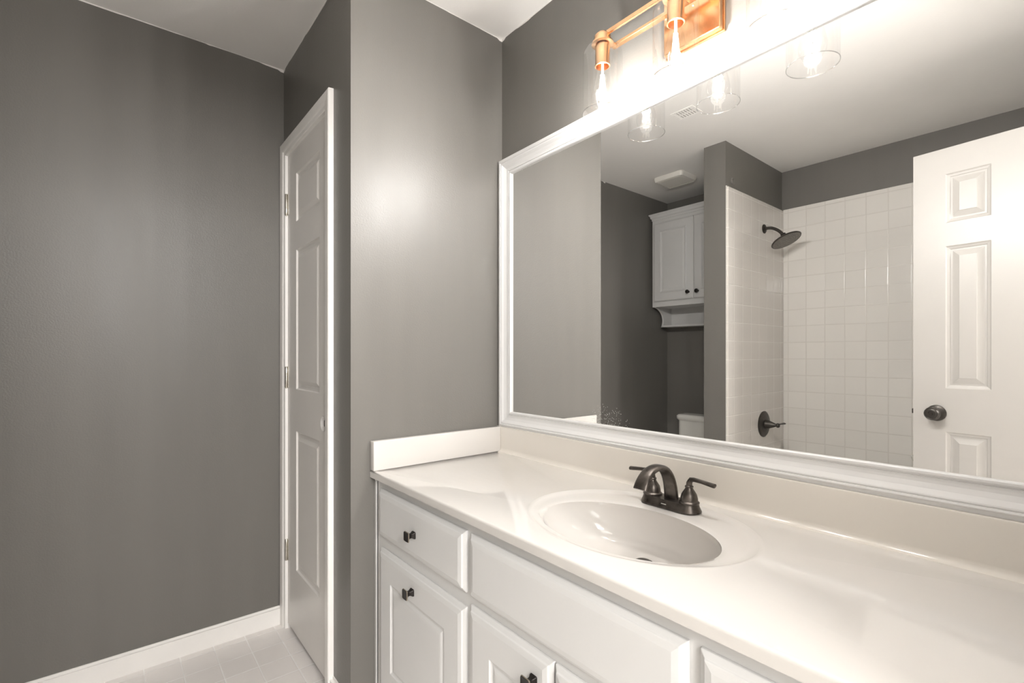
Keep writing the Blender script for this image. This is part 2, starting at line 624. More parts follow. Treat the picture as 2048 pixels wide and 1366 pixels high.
# ------------------------------------------------------------------ closet door (door_1) and its casing (trim_1)
casing = [(0.0, -0.012), (0.0, 0.010), (0.004, 0.013), (0.012, 0.0135), (0.016, 0.0165), (0.020, 0.0175), (0.045, 0.0185), (0.052, 0.0185), (0.056, 0.016), (0.057, 0.0), (0.03, 0.0), (0.03, -0.012)]
casing = [(0.0, 0.0), (0.0, 0.010), (0.004, 0.012), (0.016, 0.0125), (0.019, 0.0155), (0.024, 0.017), (0.046, 0.0185), (0.052, 0.0185), (0.055, 0.0165), (0.056, 0.0)]
struct('trim_1', moulding(bmesh.new(), DX0 + 0.003, 0, DX1 - 0.003, DZ + 0.002, casing, PW, closed=False), TRIMW, 'white moulded casing around the closet door', 'door trim')
dw = DX1 - DX0
bm = bmesh.new()
dprof = [(0.004, 0.006), (0.010, 0.0075), (0.020, 0.0075), (0.034, 0.0025), (0.036, 0.002)]
x = lambda v: v - DX0
dz0 = 0.025
rects = [(x(-0.585), 0.285 - dz0, x(-0.30), 0.85 - dz0), (x(-0.585), 1.02 - dz0, x(-0.30), 1.585 - dz0), (x(-0.585), 1.70 - dz0, x(-0.30), 1.895 - dz0)]
panel_slab(bm, dw - 0.012, DZ - dz0 - 0.003, 0.034, rects, dprof, hole=(x(-0.262), 0.915 - dz0, 0.027))
d1 = struct('door_1', bm, DOORW, 'narrow white three-panel closet door with an empty knob hole', 'door')
d1.location = (DX0 + 0.006, PW + 0.0335, dz0)
# jambs
bm = bmesh.new()
box(bm, DX0 - 0.012, DX0 + 0.0055, PW + 0.0, PW + 0.1, 0, DZ)
box(bm, DX1 - 0.0055, DX1 + 0.012, PW + 0.0, PW + 0.1, 0, DZ)
box(bm, DX0 - 0.012, DX1 + 0.012, PW + 0.0, PW + 0.1, DZ - 0.0025, DZ + 0.012)
jb = struct('trim_2', bm, TRIMW, 'white jamb lining the closet door opening', 'door trim')
bm = bmesh.new()
box(bm, 0.228, 0.235, -0.001, 0.0, 0, 0)
bm.free()
bm = bmesh.new()
box(bm, x(-0.262) - 0.013, x(-0.262) + 0.013, -0.027, -0.004, 0.915 - dz0 - 0.011, 0.915 - dz0 + 0.011, 0.001)
obj('latch_case', bm, DARK, d1, label='dark latch inside the empty knob hole')
bm = bmesh.new()
lathe(bm, [(0.0268, 0), (0.0268, 0.002)], Matrix.Translation((x(-0.262), -0.0045, 0.915 - dz0)) @ Matrix.Rotation(PI / 2, 4, 'X'))
obj('bore_back', bm, TRIMW, d1)
for zc in (1.795, 1.065, 0.335):
    bm = bmesh.new()
    X = 0.0
    yk = -0.0335 - 0.006
    lathe(bm, [(0.0055, -0.044), (0.0062, -0.043), (0.0062, -0.015), (0.0054, -0.0145), (0.0062, -0.014), (0.0062, 0.014), (0.0054, 0.0145), (0.0062, 0.015), (0.0062, 0.043), (0.0055, 0.044)],
          Matrix.Translation((X - 0.003, yk, zc - dz0)), n=16)
    box(bm, X + 0.001, X + 0.011, -0.0362, -0.0338, zc - dz0 - 0.044, zc - dz0 + 0.044, 0.0005, 1)
    lathe(bm, [(0.0, -0.049), (0.004, -0.047), (0.004, -0.044)], Matrix.Translation((X - 0.003, yk, zc - dz0)), n=12)
    obj('hinge', bm, NICKEL, d1, smooth=40, label='satin nickel hinge')

# ------------------------------------------------------------------ entry door (door_2), open behind the camera, seen in the mirror
d2w, d2h = 0.64, 1.978
hingep = Vector((RX - 0.012, OY0 - 0.002 + 0.0, 0.012))
e = Vector((0.99380, -1.43004, 0.012))
e2 = Vector((1.31777, -1.38766, 0.012))
dirv = (e2 - e).normalized()
bm = bmesh.new()
rects = []
for (a, c) in ((0.105, 0.240), (0.400, 0.535)):
    rects += [(a, 0.25, c, 0.838), (a, 1.013, c, 1.583), (a, 1.677, c, 1.873)]
eprof = [(0.004, 0.004), (0.012, 0.006), (0.014, 0.0085), (0.020, 0.0085), (0.024, 0.0075), (0.040, 0.0025), (0.042, 0.001)]
panel_slab(bm, d2w, d2h, 0.034, rects, eprof)
# local front is -y; the face towards the mirror must look to +y
for v in bm.verts:
    v.co.y = -v.co.y - 0.034
bmesh.ops.recalc_face_normals(bm, faces=bm.faces)
d2 = struct('door_2', bm, DOORW_DIMMED, 'white six-panel entry door standing open, seen at the right of the mirror', 'door')
d2.location = e
d2.rotation_euler = (0, 0, math.atan2(dirv.y, dirv.x))
RYp = Matrix.Rotation(-PI / 2, 4, 'X')     # local z -> +y
kz = 0.911
bm = bmesh.new()
lathe(bm, [(0.031, 0.0), (0.0325, 0.002), (0.032, 0.006), (0.027, 0.009), (0.014, 0.011), (0.0125, 0.014)], Matrix.Translation((0.077, 0, kz)) @ RYp, n=40)
rose = obj('door_knob', bm, BRONZE2, d2, smooth=35, label='dark bronze round knob')
bm = bmesh.new()
lathe(bm, [(0.0122, 0.012), (0.0115, 0.024), (0.015, 0.031), (0.023, 0.037), (0.0268, 0.045), (0.0255, 0.053), (0.0205, 0.058), (0.0195, 0.0575), (0.0135, 0.0605), (0.0105, 0.0600), (0.0095, 0.0575), (0.0045, 0.0575), (0.004, 0.0605), (0.0, 0.0608)],
      Matrix.Translation((0.077, 0, kz)) @ RYp, n=40)
obj('knob_grip', bm, BRONZE2, rose, smooth=50)
bm = B(-0.009, 0.0, -0.023, -0.011, kz - 0.010, kz + 0.010, 0.002)
obj('latch_bolt', bm, BRONZE2, d2, label='dark latch bolt')
bm = bmesh.new()
for zc in (0.2, 1.0, 1.78):
    pass
bm.free()
for zc in (0.22, 1.0, 1.78):
    bm = lathe(bmesh.new(), [(0.005, -0.044), (0.006, -0.043), (0.006, 0.043), (0.005, 0.044)], Matrix.Translation((d2w + 0.004, -0.030, zc)), n=16)
    obj('hinge', bm, NICKEL, d2, smooth=40)
# doorway jamb and casing on the right wall
bm = bmesh.new()
box(bm, RX - 0.001, RX + T + 0.001, OY0 - 0.0, OY0 + 0.012, 0, OZ)
box(bm, RX - 0.001, RX + T + 0.001, OY1 - 0.012, OY1, 0, OZ)
box(bm, RX - 0.001, RX + T + 0.001, OY0 + 0.012, OY1 - 0.012, OZ - 0.012, OZ)
struct('trim_3', bm, TRIMW, 'white jamb of the entry doorway', 'door trim')
bm = moulding(bmesh.new(), OY0 + 0.006, 0, OY1 - 0.006, OZ - 0.006, casing, 0, closed=False)
for v in bm.verts:
    v.co = Vector((RX - 0.0005 + v.co.y, v.co.x, v.co.z))
bmesh.ops.recalc_face_normals(bm, faces=bm.faces)
struct('trim_4', bm, TRIMW, 'white casing around the entry doorway', 'door trim')

# ------------------------------------------------------------------ vanity cabinet
VX = RX - 0.003
CT = 0.7898            # counter top height
CB = CT - 0.022
CF = -0.5424
FFY = -0.5224
van = empty('vanity_cabinet', (0.82, -0.26, 0), 'white painted vanity cabinet with drawers and doors under the long counter', 'cabinet')
P0 = -Vector(van.location)


def shift(bm):
    for v in bm.verts:
        v.co += P0
    return bm


g = 0.0025
bm = bmesh.new()
box(bm, g, 0.02, FFY, -g, 0.09, CB)                # end panels
box(bm, VX - 0.018, VX, FFY, -g, 0.09, CB)
box(bm, 0.02, VX - 0.018, -0.02, -g, 0.09, CB)     # back
box(bm, 0.02, VX - 0.018, FFY + 0.02, -0.02, 0.09, 0.108)  # bottom
box(bm, 0.02, VX - 0.018, -0.44, -0.425, 0.0, 0.09)      # toe kick
obj('body', shift(bm), CAB, van)
# face frame with real openings
bm = bmesh.new()
cols = [(0.0 + g, 0.06), (0.515, 0.562), (1.092, 1.142), (1.585, VX)]
for a, b in cols:
    box(bm, a, b, FFY, FFY + 0.019, 0.09, CB)
for a, b in ((0.06, 0.515), (0.562, 1.092), (1.142, 1.585)):
    box(bm, a, b, FFY, FFY + 0.019, 0.725, CB)
    box(bm, a, b, FFY, FFY + 0.019, 0.550, 0.605)
    box(bm, a, b, FFY, FFY + 0.019, 0.09, 0.13)
obj('face_frame', shift(bm), CAB, van)
# scribe strip against the partition
bm = bmesh.new()
loft(bm, [[(g, FFY - 0.003, z), (0.012, FFY - 0.003, z), (0.015, FFY + 0.001, z), (g, FFY + 0.001, z)] for z in (0.0, CB - 0.0005)])
obj('scribe_strip', shift(bm), CAB, van)

TH = 0.0165


def knob(x, z, parent, side=0.0135):
    """square knob: flared foot, slim neck, square dished head"""
    def sq(s, y, r=0.3):
        out = []
        n = 6
        for q in range(4):
            for k in range(n):
                an = PI / 2 * q + PI / 2 * k / (n - 1)
                cxx = math.copysign(1, math.cos(PI / 4 + PI / 2 * q))
                czz = math.copysign(1, math.sin(PI / 4 + PI / 2 * q))
                out.append((cxx * s * (1 - r) + s * r * math.cos(an), y, czz * s * (1 - r) + s * r * math.sin(an)))
        return out
    yb = FFY - TH
    bm = bmesh.new()
    loft(bm, [sq(0.0095, 0), sq(0.0092, -0.003), sq(0.0062, -0.008), sq(0.0055, -0.013), sq(0.0075, -0.018), sq(0.0115, -0.0205)])
    for v in bm.verts:
        v.co += Vector((x, yb, z)) + P0
    k = obj('knob', bm, KNOBM, parent, smooth=40, label='dark square bronze knob')
    bm = bmesh.new()
    s = side
    loft(bm, [sq(s * 0.86, -0.0203), sq(s, -0.0218), sq(s, -0.0236), sq(s * 0.93, -0.0243)])
    for v in bm.verts:
        v.co += Vector((x, yb, z)) + P0
    obj('knob_rim', bm, KNOBE, k, smooth=40, label='worn bright edge')
    bm = bmesh.new()
    loft(bm, [sq(s * 0.93, -0.0240), sq(s * 0.91, -0.0252), sq(s * 0.55, -0.0246)])
    for v in bm.verts:
        v.co += Vector((x, yb, z)) + P0
    obj('knob_face', bm, KNOBM, k, smooth=40)
    return k


def front(name, x0, x1, z0, z1, panel, knobpos=None, label=None):
    bm = bmesh.new()
    w_, h_ = x1 - x0, z1 - z0
    if panel:
        ins = 0.085
        rects = [(ins, ins, w_ - ins, h_ - ins)]
        prof = [(0.002, 0.003), (0.006, 0.0048), (0.010, 0.0052), (0.014, 0.0035), (0.018, 0.0018), (0.024, 0.0012)]
    else:
        rects, prof = [], []
    panel_slab(bm, w_, h_, TH, rects, prof, edge=0.022, edge_d=0.0105)
    for v in bm.verts:
        v.co += Vector((x0, FFY, z0)) + P0
    o = obj(name, bm, CAB, van, label=label)
    bv = o.modifiers.new('soft', 'BEVEL')
    bv.width = 0.0012
    bv.segments = 2
    bv.limit_method = 'ANGLE'
    bv.angle_limit = math.radians(20)
    if knobpos:
        knob(knobpos[0], knobpos[1], o)
    return o


front('drawer', 0.050, 0.530, 0.592, 0.740, False, (0.290, 0.664), 'drawer front with square knob beside the partition')
front('false_front', 0.549, 1.108, 0.592, 0.740, False, None, 'plain wide front below the sink')
front('drawer', 1.127, 1.600, 0.592, 0.740, False, (1.365, 0.664), 'drawer front right of the sink')
front('door', 0.056, 0.530, 0.12, 0.557, True, (0.281, 0.503), 'door with knob centred near the top edge')
front('door', 0.549, 0.8275, 0.12, 0.572, True, (0.782, 0.520), 'left door of the pair below the sink')
front('door', 0.8315, 1.108, 0.12, 0.572, True, (0.878, 0.520), 'right door of the pair below the sink')
front('door', 1.127, 1.600, 0.12, 0.557, True, (1.365, 0.503), 'door at the right end')

# ------------------------------------------------------------------ counter with integral bowl
SCX, SCY = 0.829, -0.317
ctr = empty('vanity_countertop', (0.82, -0.27, CB), 'glossy off-white cultured marble countertop with integral oval sink', 'countertop')
P0c = -Vector(ctr.location)
X0, X1, Y0, Y1 = g, VX, CF, -g
corners = [math.atan2(y - SCY, x - SCX) for x in (X0, X1) for y in (Y0, Y1)]
N = 120
angs = sorted([2 * PI * i / N - PI + 0.001 for i in range(N)] + corners)


def rectpt(an, ins):
    dx, dy = math.cos(an), math.sin(an)
    ts = []
    for lim, dd, c in ((X0, dx, SCX), (X1, dx, SCX), (Y0, dy, SCY), (Y1, dy, SCY)):
        if abs(dd) > 1e-9:
            t = (lim - c) / dd
            if t > 0: ts.append(t)
    t = min(ts)
    px, py = SCX + dx * t, SCY + dy * t
    return (min(max(px, X0 + ins), X1 - ins), min(max(py, Y0 + ins), Y1 - ins))


def ellpt(an, cx, cy, a, b):
    # ray from the bowl centre to an ellipse
    dx, dy = math.cos(an), math.sin(an)
    ox, oy = SCX - cx, SCY - cy
    A = (dx / a) ** 2 + (dy / b) ** 2
    Bq = 2 * (ox * dx / a ** 2 + oy * dy / b ** 2)
    Cq = (ox / a) ** 2 + (oy / b) ** 2 - 1
    t = (-Bq + math.sqrt(Bq * Bq - 4 * A * Cq)) / (2 * A)
    return SCX + dx * t, SCY + dy * t


rings = []
for ins, z in ((0.0, CB), (0.0, CT - 0.006), (0.0012, CT - 0.003), (0.0035, CT - 0.0008), (0.007, CT)):
    rings.append([(*rectpt(a, ins), z) for a in angs])
O = (0.829, -0.280, 0.275, 0.219)
I = (SCX, SCY, 0.209, 0.1465)


def lerp_e(E1, E2, t):
    return tuple(p + (q - p) * t for p, q in zip(E1, E2))


for gr, dz in ((0.0, 0.0), (0.006, 0.0012), (0.011, 0.0014), (0.017, -0.0005), (0.024, -0.0028), (0.034, -0.0036)):
    E_ = (O[0], O[1], O[2] - gr, O[3] - gr)
    rings.append([(*ellpt(a, *E_), CT + dz) for a in angs])
E_in = (I[0], I[1], I[2] + 0.006, I[3] + 0.006)
Eo = (O[0], O[1], O[2] - 0.034, O[3] - 0.034)
for t, dz in ((0.4, -0.0042), (0.8, -0.0048), (1.0, -0.0056)):
    E_ = lerp_e(Eo, E_in, t)
    rings.append([(*ellpt(a, *E_), CT + dz) for a in angs])
DRX, DRY, DRZ = 0.817, -0.228, CT - 0.114
DR = 0.021
nb = 20
for k in range(nb + 1):
    t = k / nb
    s = 1 - t
    # steep wall, round floor
    rad = math.cos(t * PI / 2) ** 0.62 if t < 1 else 0
    rad = max(rad, DR / I[2])
    dep = 1 - (1 - t) ** 2.0
    dep = math.sin(t * PI / 2) ** 1.15
    E_ = (I[0] + (DRX - I[0]) * t, I[1] + (DRY - I[1]) * t, DR + (I[2] - DR) * rad, DR + (I[3] - DR) * rad)
    if k == nb:
        E_ = (DRX, DRY, DR, DR)
    cxr, cyr, ar, br = E_
    # parametric (not ray) to stay clean near the drain
    zc_ = CT - 0.0072 - (0.114 - 0.0072) * dep
    if k == 0:
        rings.append([(*ellpt(a, *I), CT - 0.0072) for a in angs])
        base = rings[-1]
        par = [math.atan2((p[1] - I[1]) / I[3], (p[0] - I[0]) / I[2]) for p in base]
    else:
        rings.append([(cxr + ar * math.cos(q), cyr + br * math.sin(q), zc_) for q in par])
bm = bmesh.new()
vs = [[bm.verts.new(Vector(p) + P0c) for p in r] for r in rings]
n = len(angs)
for a, b in zip(vs, vs[1:]):
    for i in range(n):
        j = (i + 1) % n
        bm.faces.new((a[i], a[j], b[j], b[i]))
top = obj('countertop_slab', bm, MARBLE, ctr, smooth=60)
bm = bmesh.new()
lathe(bm, [(0.0205, -0.02), (0.0215, 0.0005), (0.024, 0.0015), (0.0245, 0.0005)], Matrix.Translation(Vector((DRX, DRY, DRZ)) + P0c), cap0=False, cap1=False)
lathe(bm, [(0.0, 0.0075), (0.008, 0.0075), (0.0165, 0.006), (0.018, 0.004), (0.0165, 0.001), (0.005, -0.01), (0.0, -0.01)], Matrix.Translation(Vector((DRX, DRY, DRZ)) + P0c))
obj('drain_stopper', bm, BRONZE2, ctr, smooth=50, label='dark bronze pop-up drain stopper')

# splashes
hs = 0.0946
ts = 0.0298
bm = bmesh.new()
pr = [(-g, 0.0), (-g, hs), (-ts + 0.004, hs), (-ts + 0.001, hs - 0.001), (-ts, hs - 0.004), (-ts, 0.014), (-ts - 0.0015, 0.008), (-ts - 0.005, 0.003), (-ts - 0.013, 0.0)]
loft(bm, [[(xx, p[0], CT + p[1]) for p in pr] for xx in (g, VX)])
obj('back_splash', bm, SPLASH, smooth=50, label='cream backsplash strip along the wall between countertop and mirror frame', cat='backsplash')
bm = B(g, ts, CF + 0.001, -ts - 0.0005, CT + 0.0005, CT + hs, 0.0022, 2)
obj('side_splash', bm, MARBLE, smooth=50, label='short off-white side splash against the light grey partition', cat='backsplash')

# ------------------------------------------------------------------ faucet
FXc, FYc = 0.818, -0.118
fa = empty('faucet', (FXc, FYc, CT - 0.0025), 'dark bronze two-handle faucet behind the sink bowl', 'faucet')
bm = bmesh.new()


def stad(hw, r, z, n=14):
    out = []
    for k in range(n + 1):
        an = -PI / 2 + PI * k / n
        out.append((hw + r * math.cos(an), r * math.sin(an), z))
    for k in range(n + 1):
        an = PI / 2 + PI * k / n
        out.append((-hw + r * math.cos(an), r * math.sin(an), z))
    return out


loft(bm, [stad(0.049, 0.0295, 0.0002), stad(0.049, 0.0300, 0.002), stad(0.049, 0.0285, 0.005), stad(0.049, 0.0255, 0.012), stad(0.049, 0.0238, 0.018), stad(0.049, 0.0225, 0.0195)])
obj('base_plate', bm, BRONZE, fa, smooth=40)
# tiny lettering bar on the plate's sloping front
bm = bmesh.new()
wv = [0.0018, 0.0012, 0.0018, 0.0009, 0.0016, 0.0016, 0.0010]
xx = -0.0085
for q in wv:
    box(bm, xx, xx + q, -0.0269, -0.0258, 0.0088, 0.0106)
    xx += q + 0.0006
obj('lettering', bm, WHITEINK, fa, label='tiny silver maker mark')
# spout: flat-sided arch, wide at the foot, leaning over the bowl
path = bez((0, 0.002, 0.018), (0, 0.006, 0.095), (0, -0.035, 0.115), (0, -0.075, 0.108), 14) + bez((0, -0.075, 0.108), (0, -0.105, 0.103), (0, -0.122, 0.092), (0, -0.130, 0.068), 10)[1:]
path = bez((0, 0.006, 0.016), (0, 0.002, 0.072), (0, -0.020, 0.104), (0, -0.062, 0.103), 14) + bez((0, -0.062, 0.103), (0, -0.092, 0.102), (0, -0.112, 0.088), (0, -0.124, 0.062), 10)[1:]
rings = []
npth = len(path)
for i, p in enumerate(path):
    t = (path[min(i + 1, npth - 1)] - path[max(i - 1, 0)]).normalized()
    nrm = Vector((0, t.z, -t.y))  # outward
    if nrm.z < 0 and i > 3: nrm = -nrm
    f = i / (npth - 1)
    hw_ = 0.0185 - 0.003 * math.sin(PI * f)
    th_o = 0.0095 - 0.0035 * f
    th_i = 0.0085 - 0.0055 * f
    ring = []
    for k in range(20):
        an = 2 * PI * k / 20
        c_, s_ = math.cos(an), math.sin(an)
        xx = hw_ * math.copysign(abs(c_) ** 0.55, c_)
        uu = (th_o if s_ > 0 else th_i) * math.copysign(abs(s_) ** (1.0 if s_ > 0 else 0.5), s_)
        ring.append(p + Vector((xx, 0, 0)) + Vector((0, t.z, -t.y)) * uu)
    rings.append(ring)
bm = bmesh.new()
loft(bm, rings)
obj('spout', bm, BRONZE, fa, smooth=60)
bm = lathe(bmesh.new(), [(0.0085, 0), (0.0085, 0.004)], Matrix.Translation((0, -0.119, 0.0655)) @ Matrix.Rotation(-0.45, 4, 'X'), n=24)
obj('aerator', bm, CHROME, fa, smooth=40)
for sgn in (-1, 1):
    bm = bmesh.new()
    mt = Matrix.Translation((sgn * 0.0508, 0, 0.019))
    lathe(bm, [(0.0225, 0.0), (0.0235, 0.0015), (0.0235, 0.004), (0.0212, 0.006), (0.0200, 0.007), (0.0198, 0.013), (0.0175, 0.022), (0.0125, 0.030), (0.0092, 0.035), (0.0088, 0.038), (0.0098, 0.039), (0.0098, 0.041), (0.0088, 0.042)], mt, n=36)
    hb = obj('handle', bm, BRONZE, fa, smooth=35)
    bm = bmesh.new()
    pts = [(sgn * 0.0508, 0, 0.060), (sgn * 0.0512, 0, 0.068), (sgn * 0.0555, 0, 0.0755), (sgn * 0.064, -0.001, 0.0775), (sgn * 0.085, -0.002, 0.0765), (sgn * 0.105, -0.003, 0.0745), (sgn * 0.116, -0.0035, 0.0735), (sgn * 0.1165, -0.0035, 0.0735)]
    tube(bm, pts, [(0.0075, 0.0075), (0.0072, 0.0072), (0.0062, 0.0072), (0.0052, 0.0068), (0.0046, 0.0066), (0.005, 0.0075), (0.0052, 0.0082), (0.004, 0.007)], n=8)
    obj('lever', bm, BRONZE, hb, smooth=30)

# ------------------------------------------------------------------ framed mirror
mx0, mx1, mz0, mz1 = 0.068, 1.573, 0.9425, 1.8475
fprof = [(0.0, 0.002), (0.0, 0.012), (0.002, 0.0145), (0.006, 0.015), (0.009, 0.0138), (0.010, 0.0120), (0.0115, 0.0120), (0.0125, 0.0146), (0.016, 0.0142), (0.022, 0.0148), (0.032, 0.0185), (0.0415, 0.0245), (0.044, 0.0250), (0.0452, 0.0236), (0.0465, 0.0236), (0.0475, 0.0258), (0.0505, 0.0268), (0.053, 0.0252), (0.0545, 0.0222), (0.0615, 0.0220), (0.063, 0.0205), (0.063, 0.002)]
bm = moulding(bmesh.new(), mx0, mz0, mx1, mz1, fprof, 0.0)
for v in bm.verts:
    if v.co.z > 1.4:
        v.co.z += 0.0185 * v.co.x
    else:
        v.co.z += 0.0025 * v.co.x
mf = obj('wall_mirror', bm, FRAMEW, label='wide wall mirror in a white moulded frame above the sink', cat='mirror')
obj('mirror_glass', B(mx0 - 0.03, mx1 + 0.03, -0.006, -0.0015, mz0 - 0.03, mz1 + 0.045), MIRROR, mf, label='silvered glass with water spots at the lower left')

# ------------------------------------------------------------------ vanity light
LX = [0.597, 0.828, 1.060]
LY = -0.110
lt = empty('vanity_light', (0.828, 0.0, 2.075), 'polished copper three-light fixture with clear glass shades above the mirror', 'wall lamp')
Lo = -Vector(lt.location)


def sh(bm):
    for v in bm.verts: v.co += Lo
    return bm


bm = bmesh.new()
box(bm, 0.735, 0.900, -0.008, -0.001, 1.967, 2.150, 0.001, 1)
bmesh.ops.recalc_face_normals(bm, faces=bm.faces)
box(bm, 0.738, 0.897, -0.024, -0.0082, 1.970, 2.147, 0.003, 2)
obj('backplate', sh(bm), COPPER, lt)
# two parallel flat bars joined at the sockets
bz = 2.058
bm = B(0.585, 1.072, LY - 0.004, LY + 0.004, bz, bz + 0.011, 0.0008, 1)
obj('front_bar', sh(bm), COPPER, lt)
bm = B(0.585, 1.072, -0.058, -0.042, bz - 0.002, bz + 0.007, 0.0008, 1)
obj('rear_bar', sh(bm), COPPER, lt)
for xx in (0.790, 0.866):
    bm = tube(bmesh.new(), [(xx, -0.024, bz + 0.004), (xx, -0.05, bz + 0.004), (xx, LY, bz + 0.005)], 0.005, n=12)
    obj('arm', sh(bm), COPPER, lt, smooth=40)
for i, lx in enumerate(LX):
    M_ = Matrix.Translation((lx, LY, 0))
    bm = bmesh.new()
    lathe(bm, [(0.004, 2.073), (0.006, 2.071), (0.016, 2.069), (0.0225, 2.062), (0.0235, 2.060), (0.0235, 2.046), (0.030, 2.043), (0.031, 2.0385), (0.029, 2.0375)], M_, n=32)
    tube(bm, [(lx, LY, 2.055), (lx, -0.05, bz + 0.003)], 0.006, n=12)
    so = obj('shade_holder', sh(bm), COPPER, lt, smooth=35)
    bm = lathe(bmesh.new(), [(0.0205, 2.0335), (0.0205, 1.980), (0.0215, 1.9785), (0.0215, 1.976), (0.0185, 1.975), (0.0185, 1.990)], M_, n=32, cap1=False)
    obj('socket', sh(bm), COPPER, so, smooth=35)
    bm = bmesh.new()
    R_ = 0.055
    prof = [(0.022, 2.0352), (0.030, 2.0345), (0.042, 2.030), (0.050, 2.022), (0.0545, 2.010), (R_, 2.0), (R_, 1.93), (R_, 1.847)]
    lathe(bm, prof, M_, n=64, cap0=False, cap1=False)
    shade = obj('glass_shade', sh(bm), GLASS, lt, smooth=50, label='clear glass cylinder shade')
    bm = lathe(bmesh.new(), [(0.0545, 1.8468), (0.0556, 1.8468), (0.0560, 1.8458), (0.0556, 1.8448), (0.0545, 1.8448), (0.0541, 1.8458), (0.0545, 1.8468)], M_, n=64, cap0=False, cap1=False)
    obj('rim', sh(bm), RIM, shade, smooth=60)
    # bulb
    bb = lathe(bmesh.new(), [(0.013, 1.984), (0.013, 1.972), (0.0148, 1.965), (0.020, 1.940), (0.027, 1.912), (0.0305, 1.893), (0.0290, 1.878), (0.0215, 1.866), (0.010, 1.8595), (0.0, 1.858)], M_, n=40, cap0=False)
    bulb = obj('bulb', sh(bb), BULBG, lt, smooth=60, label='clear filament bulb, lit')
    bm = bmesh.new()
    tube(bm, [(lx, LY, 1.985), (lx, LY, 1.955)], 0.0035, n=10)
    obj('stem', sh(bm), PLAST, bulb, smooth=40)
    for k in range(4):
        an = PI / 4 + PI / 2 * k
        c_, s_ = math.cos(an), math.sin(an)
        bm = tube(bmesh.new(), [(lx + 0.0035 * c_, LY + 0.0035 * s_, 1.952), (lx + 0.0095 * c_, LY + 0.0095 * s_, 1.882)], 0.0016, n=8)
        obj('filament', sh(bm), FILAM, bulb, smooth=60, label='glowing filament')
    ld = bpy.data.lights.new('bulb_light', 'POINT')
    ld.energy = BULB_W
    ld.shadow_soft_size = 0.012
    ld.color = (1.0, 0.985, 0.965)
    lo = bpy.data.objects.new('bulb_light', ld)
    C.objects.link(lo)
    lo.location = (lx, LY, 1.915)
    # added fill spot, standing in for bulb light the mirror throws back
    sd_ = bpy.data.lights.new('mirror_throw_fill', 'SPOT')
    sd_.energy = SPOT_W
    sd_.spot_size = math.radians(180)
    sd_.spot_blend = 1.0
    sd_.shadow_soft_size = 0.02
    sd_.color = (1.0, 0.985, 0.965)
    so2 = bpy.data.objects.new('mirror_throw_fill', sd_)
    C.objects.link(so2)
    so2.location = (lx, LY, 1.915)
    so2.rotation_euler = Vector((0, -1, -0.15)).to_track_quat('-Z', 'Y').to_euler()

# ------------------------------------------------------------------ shower
tz = 2.136
bm = B(SX1 + 0.0003, SX1 + 0.0117, FY + 0.001, SY - 0.002, 0.0, tz)
es = [e_ for e_ in bm.edges if all(abs(v.co.x - SX1 - 0.0117) < 1e-5 and abs(v.co.y - SY + 0.002) < 1e-5 for v in e_.verts)
      or all(abs(v.co.x - SX1 - 0.0117) < 1e-5 and abs(v.co.z - tz) < 1e-5 for v in e_.verts)]
bmesh.ops.bevel(bm, geom=es, offset=0.007, segments=4, affect='EDGES')
struct('wall_shower_left', bm, TILEY, 'white square tiles on the plumbing wall of the tub, seen in the mirror', 'wall', smooth=40)
struct('wall_shower_back', B(SX1 + 0.012, RX - 0.012, FY + 0.0003, FY + 0.0117, 0, tz, 0.003), TILEX, 'white square tiles along the back of the tub, seen in the mirror', 'wall')
struct('wall_shower_right', B(RX - 0.0117, RX - 0.0003, FY + 0.001, SY - 0.002, 0, tz, 0.003), TILEY, 'white square tiles on the right end wall of the tub', 'wall')
# tub
bm = bmesh.new()
tx0, tx1, ty0, ty1, th_ = SX1 + 0.0125, RX - 0.0125, FY + 0.0125, SY - 0.012, 0.40


def rr(x0, x1, y0, y1, r, z, n=6):
    out = []
    for cx_, cy_, a0 in ((x1 - r, y1 - r, 0), (x0 + r, y1 - r, PI / 2), (x0 + r, y0 + r, PI), (x1 - r, y0 + r, 3 * PI / 2)):
        for k in range(n + 1):
            an = a0 + PI / 2 * k / n
            out.append((cx_ + r * math.cos(an), cy_ + r * math.sin(an), z))
    return out


loft(bm, [rr(tx0, tx1, ty0, ty1, 0.004, 0), rr(tx0, tx1, ty0, ty1, 0.004, th_ - 0.012), rr(tx0 + .003, tx1 - .003, ty0 + .003, ty1 - .003, 0.004, th_ - 0.003), rr(tx0 + .012, tx1 - .012, ty0 + .012, ty1 - .012, 0.01, th_),
          rr(tx0 + .07, tx1 - .07, ty0 + .06, ty1 - .08, 0.1, th_), rr(tx0 + .085, tx1 - .085, ty0 + .075, ty1 - .095, 0.1, th_ - 0.02), rr(tx0 + .12, tx1 - .22, ty0 + .12, ty1 - .14, 0.12, 0.12), rr(tx0 + .17, tx1 - .28, ty0 + .17, ty1 - .19, 0.1, 0.075)])
tub = obj('bathtub', bm, TUBM, smooth=50, label='white bathtub below the tiled shower walls', cat='bathtub')
# shower head
RXp = Matrix.Rotation(PI / 2, 4, 'Y')     # local z -> +x
SHY = -2.042
shx = SX1 + 0.0117
sm = empty('rain_shower', (shx, SHY, 1.961), 'dark bronze round rain shower head on a curved arm, seen in the mirror', 'shower')


def so_(bm):
    for v in bm.verts: v.co -= sm.location
    return bm


